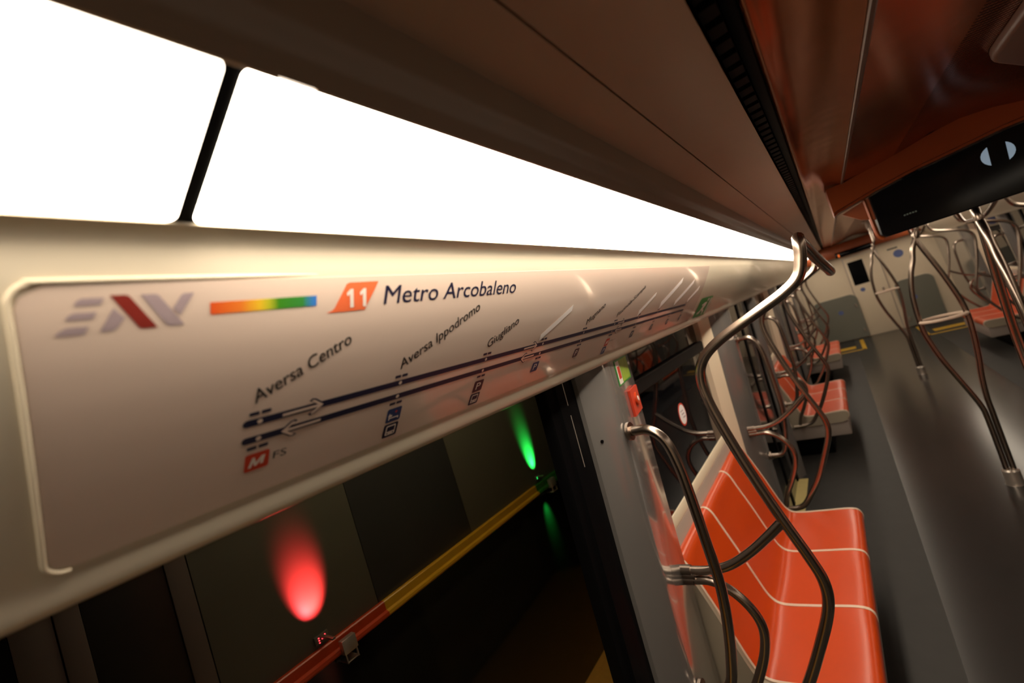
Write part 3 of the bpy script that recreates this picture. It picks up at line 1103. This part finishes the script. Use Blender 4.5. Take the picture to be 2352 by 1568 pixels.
def lettering(name, txt, m, p0, p1, height, d=D1, slant=0.0, parent=root, bold=0.0):
    """text whose baseline runs p0 -> p1 on the panel (x, s); height = capital height"""
    cu = bpy.data.curves.new('txt', 'FONT')
    cu.body = txt
    cu.size = 1
    cu.resolution_u = 3
    ob = bpy.data.objects.new('txt', cu)
    COL.objects.link(ob)
    dg = bpy.context.evaluated_depsgraph_get()
    me = bpy.data.meshes.new_from_object(ob.evaluated_get(dg))
    bpy.data.objects.remove(ob)
    xs = [v.co.x for v in me.vertices]
    xa, xb = min(xs), max(xs)
    L = math.hypot(p1[0] - p0[0], p1[1] - p0[1])
    ux, us = (p1[0] - p0[0]) / L, (p1[1] - p0[1]) / L
    nx, ns = us, -ux                       # up from the baseline
    kx = L / (xb - xa)
    kh = height / CAP
    for v in me.vertices:
        a = (v.co.x - xa) * kx + v.co.y * kh * slant
        h = v.co.y * kh
        v.co = Vector(ms(p0[0] + ux * a + nx * h, p0[1] + us * a + ns * h, d)) + Vector((0, 0, FLOOR))
    if bold > 0:
        bm = bmesh.new()
        bm.from_mesh(me)
        src = bm.faces[:]
        for q in (-1, 1):
            g = bmesh.ops.duplicate(bm, geom=src)
            for e_ in g['geom']:
                if isinstance(e_, bmesh.types.BMVert):
                    e_.co += Vector((ux * bold * kx * q, 0, 0)) + Vector((0, -.00002 * q, 0))
        bm.to_mesh(me)
        bm.free()
    me.materials.append(M[m])
    me.name = name
    o = bpy.data.objects.new(name, me)
    COL.objects.link(o)
    o.parent = parent
    return o


# operator logo
b = MB()
decal(b, [(.0895, .0172), (.0915, .0135), (.0945, .0116), (.1080, .0116), (.1055, .0172)])
decal(b, [(.0835, .0280), (.0860, .0245), (.0890, .0227), (.1025, .0227), (.0998, .0283)])
decal(b, [(.0765, .0398), (.0800, .0360), (.0840, .0338), (.0970, .0338), (.0938, .0402)])
decal(b, [(.1030, .0394), (.1130, .0206), (.1196, .0294), (.1140, .0375), (.1115, .0392)])
decal(b, [(.1315, .0106), (.1415, .0106), (.1440, .0118), (.1615, .0395), (.1510, .0395), (.1480, .0380)])
decal(b, [(.1535, .0245), (.1600, .0133), (.1625, .0113), (.1708, .0108), (.1590, .0305)])
b.build('operator_logo', 'lilac', root, smooth=0)
b = MB()
decal(b, [(.1115, .0102), (.1215, .0102), (.1240, .0114), (.1415, .0398), (.1310, .0398), (.1285, .0385)])
b.build('logo_stripe', 'darkred', root, smooth=0)
b = MB()
rect(b, .183, .291, .0210, .0326)
b.build('rainbow_bar', 'rainbow', root, smooth=0)
for v in root.children[-1].data.vertices:
    pass
# line number badge
b = MB()
decal(b, [(.3345, .0079), (.3765, .0076), (.3570, .0430), (.3080, .0428), (.3040, .0424), (.3110, .0405), (.3140, .0380), (.3300, .0095)])
b.build('line_badge', 'badge', root, smooth=0)
b = MB()
for x0 in (.3290, .3475):
    decal(b, [(x0 + .0010, .0205), (x0 + .0060, .0158), (x0 + .0100, .0155), (x0 + .0115, .0386), (x0 + .0065, .0386), (x0 + .0055, .0218), (x0 + .0022, .0245)], D2)
b.build('badge_number', 'white', root, smooth=0)
lettering('title_lettering', 'Metro Arcobaleno', 'navy', (.3865, .0383), (.6915, .0400), .0245, D1, slant=.10, bold=.006)

# double line with direction arrows
SU = lambda x: .1642 + (x - .232) * .0066
SL = lambda x: .1876 + (x - .232) * .0078
for nm, S_ in (('outbound_line', SU), ('inbound_line', SL)):
    b = MB()
    x0, x1 = .2145, 2.110
    h = .0047
    n = 20
    ring = []
    pts = [(x0 + h + (x1 - x0 - h) * q / n) for q in range(n + 1)]
    for q in range(n):
        a, e = pts[q], pts[q + 1]
        decal(b, [(a, S_(a) - h), (e, S_(e) - h), (e, S_(e) + h), (a, S_(a) + h)])
    decal(b, [(x0 + h, S_(x0) - h)] + [(x0 + h - h * math.sin(t), S_(x0) - h * math.cos(t)) for t in (.5, 1.0, 1.57, 2.1, 2.6)] + [(x0 + h, S_(x0) + h)])
    b.build(nm, 'navy', root, smooth=0)


def arrow(xt, xh, S_):
    sgn = 1 if xh > xt else -1
    b1, b2 = MB(), MB()
    s = S_((xt + xh) / 2)
    out = [(xt - sgn * .001, s - .0036), (xh - sgn * .010, s - .0036), (xh - sgn * .0200, s - .0098), (xh - sgn * .0160, s - .0125), (xh - sgn * .0110, s - .0112), (xh + sgn * .0030, s),
           (xh - sgn * .0110, s + .0112), (xh - sgn * .0160, s + .0125), (xh - sgn * .0200, s + .0098), (xh - sgn * .010, s + .0036), (xt - sgn * .001, s + .0036)]
    decal(b1, out, D2)
    inn = [(xt + sgn * .0008, s - .0018), (xh - sgn * .0075, s - .0018), (xh - sgn * .0172, s - .0092), (xh - sgn * .0150, s - .0105), (xh - sgn * .0118, s - .0094), (xh + sgn * .0002, s),
           (xh - sgn * .0118, s + .0094), (xh - sgn * .0150, s + .0105), (xh - sgn * .0172, s + .0092), (xh - sgn * .0075, s + .0018), (xt + sgn * .0008, s + .0018)]
    decal(b2, inn, D3)
    b1.build('direction_arrow', 'navy', root, smooth=0)
    b2.build('arrow_inset', 'map', root, smooth=0)


for xt in (.258, .774, 1.298):
    arrow(xt, xt + .053, SU)
    arrow(xt + .053, xt + .001, SL)

ST = [.233, .4375, .645, .8525, 1.061, 1.273, 1.482, 1.695, 1.902, 2.105]
b1, b2 = MB(), MB()
for i, x in enumerate(ST):
    if i < 9:
        dot(b1, x, SU(x), .0031)
        dot(b1, x, SL(x), .0031)
    for S_, o in ((SU, -.0116), (SL, .0122)):
        for dx in (-.0065, .0065):
            rect(b2, x + dx - .0055, x + dx + .0055, S_(x) + o - .0023, S_(x) + o + .0023, D1, .0014)
b1.build('station_dots', 'map', root, smooth=0)
b2.build('station_ticks', 'navy', root, smooth=0)
for txt, p0, p1, h in (('Aversa Centro', (.2265, .1400), (.3420, .0855), .0165), ('Aversa Ippodromo', (.4325, .1425), (.5935, .0640), .0165),
                       ('Giugliano', (.6400, .1440), (.7260, .1035), .0165), ('Mugnano', (1.0600, .1480), (1.1500, .1045), .0160),
                       ('Piscinola-Scampia', (1.2680, .1490), (1.4500, .0655), .0140)):
    lettering('station_name', txt, 'ink', p0, p1, h, slant=.2, bold=.010)
# blank stickers over other names
for pts in ([(.8265, .1422), (.9450, .0825), (.9525, .0984), (.8340, .1583)], [(1.452, .1452), (1.582, .0872), (1.595, .1002), (1.469, .1664)],
            [(1.679, .1315), (1.888, .0435), (1.904, .0646), (1.697, .1614)], [(1.888, .1419), (2.097, .0566), (2.106, .0758), (1.898, .1666)],
            [(2.109, .1501), (2.240, .0918), (2.257, .1143), (2.113, .1665)]):
    b = MB()
    xl, xr = (pts[0][0] + pts[3][0]) / 2, (pts[1][0] + pts[2][0]) / 2
    decal(b, [(xl, pts[0][1]), (xr, pts[1][1]), (xr, pts[2][1]), (xl, pts[3][1])], D2)
    o = b.build('blank_sticker', 'sticker', root, smooth=0)
    o['label'] = 'blank white sticker'


def icon(x, s0, m, glyph):
    h = .0255
    b = MB()
    rect(b, x - .0140, x + .0140, s0, s0 + h, D1, .003)
    o = b.build('service_icon', m, root, smooth=0)
    if glyph == 'P':
        lettering('icon_letter', 'P', 'white', (x - .0060, s0 + .0200), (x + .0065, s0 + .0200), .0150, D2, parent=o)
        return
    b = MB()
    if glyph == 'bus':
        rect(b, x - .0095, x + .0095, s0 + .003, s0 + .0215, D2, .002)
        b2_ = MB()
        rect(b2_, x - .0075, x + .0075, s0 + .0052, s0 + .0142, D3)
        dot(b2_, x - .0055, s0 + .0180, .0014, D3)
        dot(b2_, x + .0055, s0 + .0180, .0014, D3)
        b2_.build('icon_inset', m, o, smooth=0)
    elif glyph == 'hospital':
        rect(b, x - .0095, x - .0075, s0 + .009, s0 + .021, D2)
        rect(b, x - .0075, x + .0095, s0 + .0165, s0 + .0185, D2)
        rect(b, x + .0080, x + .0097, s0 + .0165, s0 + .021, D2)
        rect(b, x - .0105, x - .0035, s0 + .0115, s0 + .0150, D2)
        b2_ = MB()
        rect(b2_, x + .0005, x + .0055, s0 + .0062, s0 + .0078, D3)
        rect(b2_, x + .0022, x + .0038, s0 + .0045, s0 + .0095, D3)
        b2_.build('icon_cross', 'red', o, smooth=0)
    else:
        decal(b, [(x - .010, s0 + .020), (x - .006, s0 + .006), (x - .003, s0 + .006), (x - .001, s0 + .014), (x + .005, s0 + .006), (x + .009, s0 + .006), (x + .007, s0 + .018), (x + .0035, s0 + .018),
                  (x + .0045, s0 + .012), (x - .0005, s0 + .019), (x - .003, s0 + .019), (x - .0045, s0 + .013), (x - .0065, s0 + .020)], D2)
    b.build('icon_symbol', 'white', o, smooth=0)


icon(.2340, .2080, 'red', 'M')
lettering('icon_note', 'FS', 'ink', (.2530, .2260), (.2695, .2260), .0105, D1)
icon(.4390, .2105, 'blue', 'hospital')
icon(.4390, .2395, 'navy', 'bus')
icon(.6455, .2125, 'wine', 'P')
icon(.6450, .2415, 'navy', 'bus')
icon(.8520, .2150, 'blue', 'P')
icon(1.060, .2170, 'wine', 'P')
icon(1.270, .2195, 'red', 'M')
lettering('icon_note', 'Line 1', 'ink', (1.290, .2330), (1.330, .2330), .006, D1)
icon(1.268, .2475, 'blue', 'P')
icon(1.485, .2225, 'navy', 'P')
icon(1.694, .2235, 'navy', 'P')
icon(1.907, .2258, 'navy', 'P')
icon(2.105, .2262, 'navy', 'P')

# emergency exit sign beyond the map
t = MB()
x0, x1, s0, s1 = 2.42, 2.70, .170, .283
rect(t, x0, x1, s0, s1, .0020)
o = t.build('exit_sign', 'green', smooth=0)
tag(o, 'green emergency exit sticker on the cream panel after the line map', 'sign')
b = MB()
fx, fs = (x1 - x0) / 10, (s1 - s0) / 10
P = lambda a, c: (x0 + a * fx, s0 + c * fs)
decal(b, [P(6.2, .8), P(7.2, .6), P(7.6, 1.6), P(6.8, 2.4), P(6.0, 1.8)], .0026)
decal(b, [P(4.6, 2.6), P(6.6, 2.6), P(6.4, 4.6), P(5.4, 6.2), P(6.8, 7.2), P(6.6, 9.2), P(5.8, 9.2), P(5.8, 7.8), P(4.4, 6.6), P(3.4, 8.2), P(1.8, 8.4), P(1.8, 7.4), P(3.0, 7.0), P(4.2, 4.8), P(4.6, 3.6), P(3.4, 4.4), P(2.8, 3.6)], .0026)
decal(b, [P(8.4, .8), P(9.4, .8), P(9.4, 9.4), P(8.4, 9.4)], .0026)
b.build('running_figure', 'white', o, smooth=0)

# ------------------------------------------------------------------ the station outside the open doorway
YW = 1.76


def panel(x0, x1, z0, z1, m, name='wall_station', d=0.0):
    b = MB()
    b.box(x0, x1, YW - d, YW + .05, z0, z1, .002)
    return struct(b.build(name, m))


panel(1.592, 3.4, -.77, .5, 'olive')
panel(1.006, 1.590, -.77, .5, 'darkpanel')
panel(.449, 1.004, -.77, .5, 'olive')
panel(.391, .445, -.77, .5, 'post', d=.006)
panel(.205, .390, -.77, .5, 'poster', 'window_9')
panel(.155, .204, -.77, .5, 'post', d=.006)
panel(.077, .153, -.77, .5, 'post')
panel(-.9, .076, -.77, .5, 'black')
panel(-.9, 3.4, -1.9, -.78, 'gloss')
b = MB()
b.box(-.9, 3.4, .95, 1.83, -2.0, -1.9)
struct(b.build('floor_platform', 'platform', smooth=0))
b = MB()
b.box(-.9, 3.4, .93, 1.85, .5, .55)
struct(b.build('ceiling_platform', 'darkpanel', smooth=0))

t = empty('platform_lamp', (1.3, 1.33, 0))
tag(t, 'flat ceiling lamp over the platform outside the doorway', 'lamp')
b = MB()
b.box(-.62, .62, -.07, .07, .455, .50, .004)
b.build('lamp_body', 'black', t)
b = MB()
b.box(-.60, .60, -.055, .055, .449, .4555, .002)
b.build('lamp_cover', emit('platform_light', (1.0, 0.8, 0.5), 8.0), t)

t = empty('rainbow_rail', (0, 0, 0))
tag(t, 'flat rail painted red, yellow and green outside the open doorway', 'rail')
for nm, a, e, m in (('red_section', -.9, 1.017, 'rail_red'), ('yellow_section', 1.017, 2.172, 'rail_yellow'), ('green_section', 2.172, 3.4, 'rail_green')):
    b = MB()
    b.extr([(YW - .001, -.748), (YW - .016, -.748), (YW - .020, -.752), (YW - .020, -.783), (YW - .034, -.788), (YW - .036, -.798), (YW - .030, -.806), (YW - .001, -.806)], a, e)
    b.build(nm, m, t)
for lab, x in (('silver clip on the red part of the rail', .822), ('silver clip at the green end of the rail', 2.305)):
    b = MB()
    b.box(x - .028, x + .028, YW - .062, YW - .036, -.806, -.756, .003)
    for zz in (-.806, -.835):
        b.box(x - .024, x + .024, YW - .055, YW - .001, zz - .004, zz, .001)
    for xx in (-.024, .020):
        b.box(x + xx, x + xx + .004, YW - .058, YW - .050, -.839, -.80, .001)
    o = b.build('rail_clip', 'clip')
    tag(o, lab, 'clip', 'clips on the painted rail')
for lab, x, m, col, en, sz, cnt in (('red light cluster above the red part of the rail, washing the wall', .757, 'led_red', (1, .045, .05), 55.0, 48, 7), ('green light above the green end of the rail, washing the wall', 2.232, 'led_green', (.02, 1, .12), 48.0, 44, 4)):
    t = empty('wall_light', (x, YW, 0))
    tag(t, lab, 'light', 'coloured lights on the station wall')
    b = MB()
    b.box(-.026, .026, -.012, -.001, -.735, -.705, .002)
    b.box(-.006, .006, -.098 if x < 1 else -.058, -.010, -.716, -.709, .001)
    b.build('base_plate', 'olive', t)
    b = MB()
    for q in range(cnt):
        b.disc(((q % 3 - 1) * .012, -.012, -.714 - .008 * (q // 3)), (0, -1, .2), .0022, .003, seg=10)
    b.build('led_dots', m, t)
    for zz, tilt, e2 in ((-.70, 1, en), (-.84, -1, en * .22)):  # the weaker downward green spot is added for the ghost glow below
        if tilt < 0 and x < 1:
            continue
        li = bpy.data.lights.new('wall_light_beam', 'SPOT')
        li.color = col
        li.energy = e2
        li.spot_size = math.radians(sz)
        li.spot_blend = 1.0
        li.shadow_soft_size = .014
        lo = bpy.data.objects.new('wall_light_beam', li)
        COL.objects.link(lo)
        lo.parent = t
        lo.location = (0, -.09 if x < 1 else -.05, FLOOR + zz)
        lo.rotation_euler = Vector((0, .66 if x < 1 else .46, 1.0 * tilt)).to_track_quat('-Z', 'Y').to_euler()
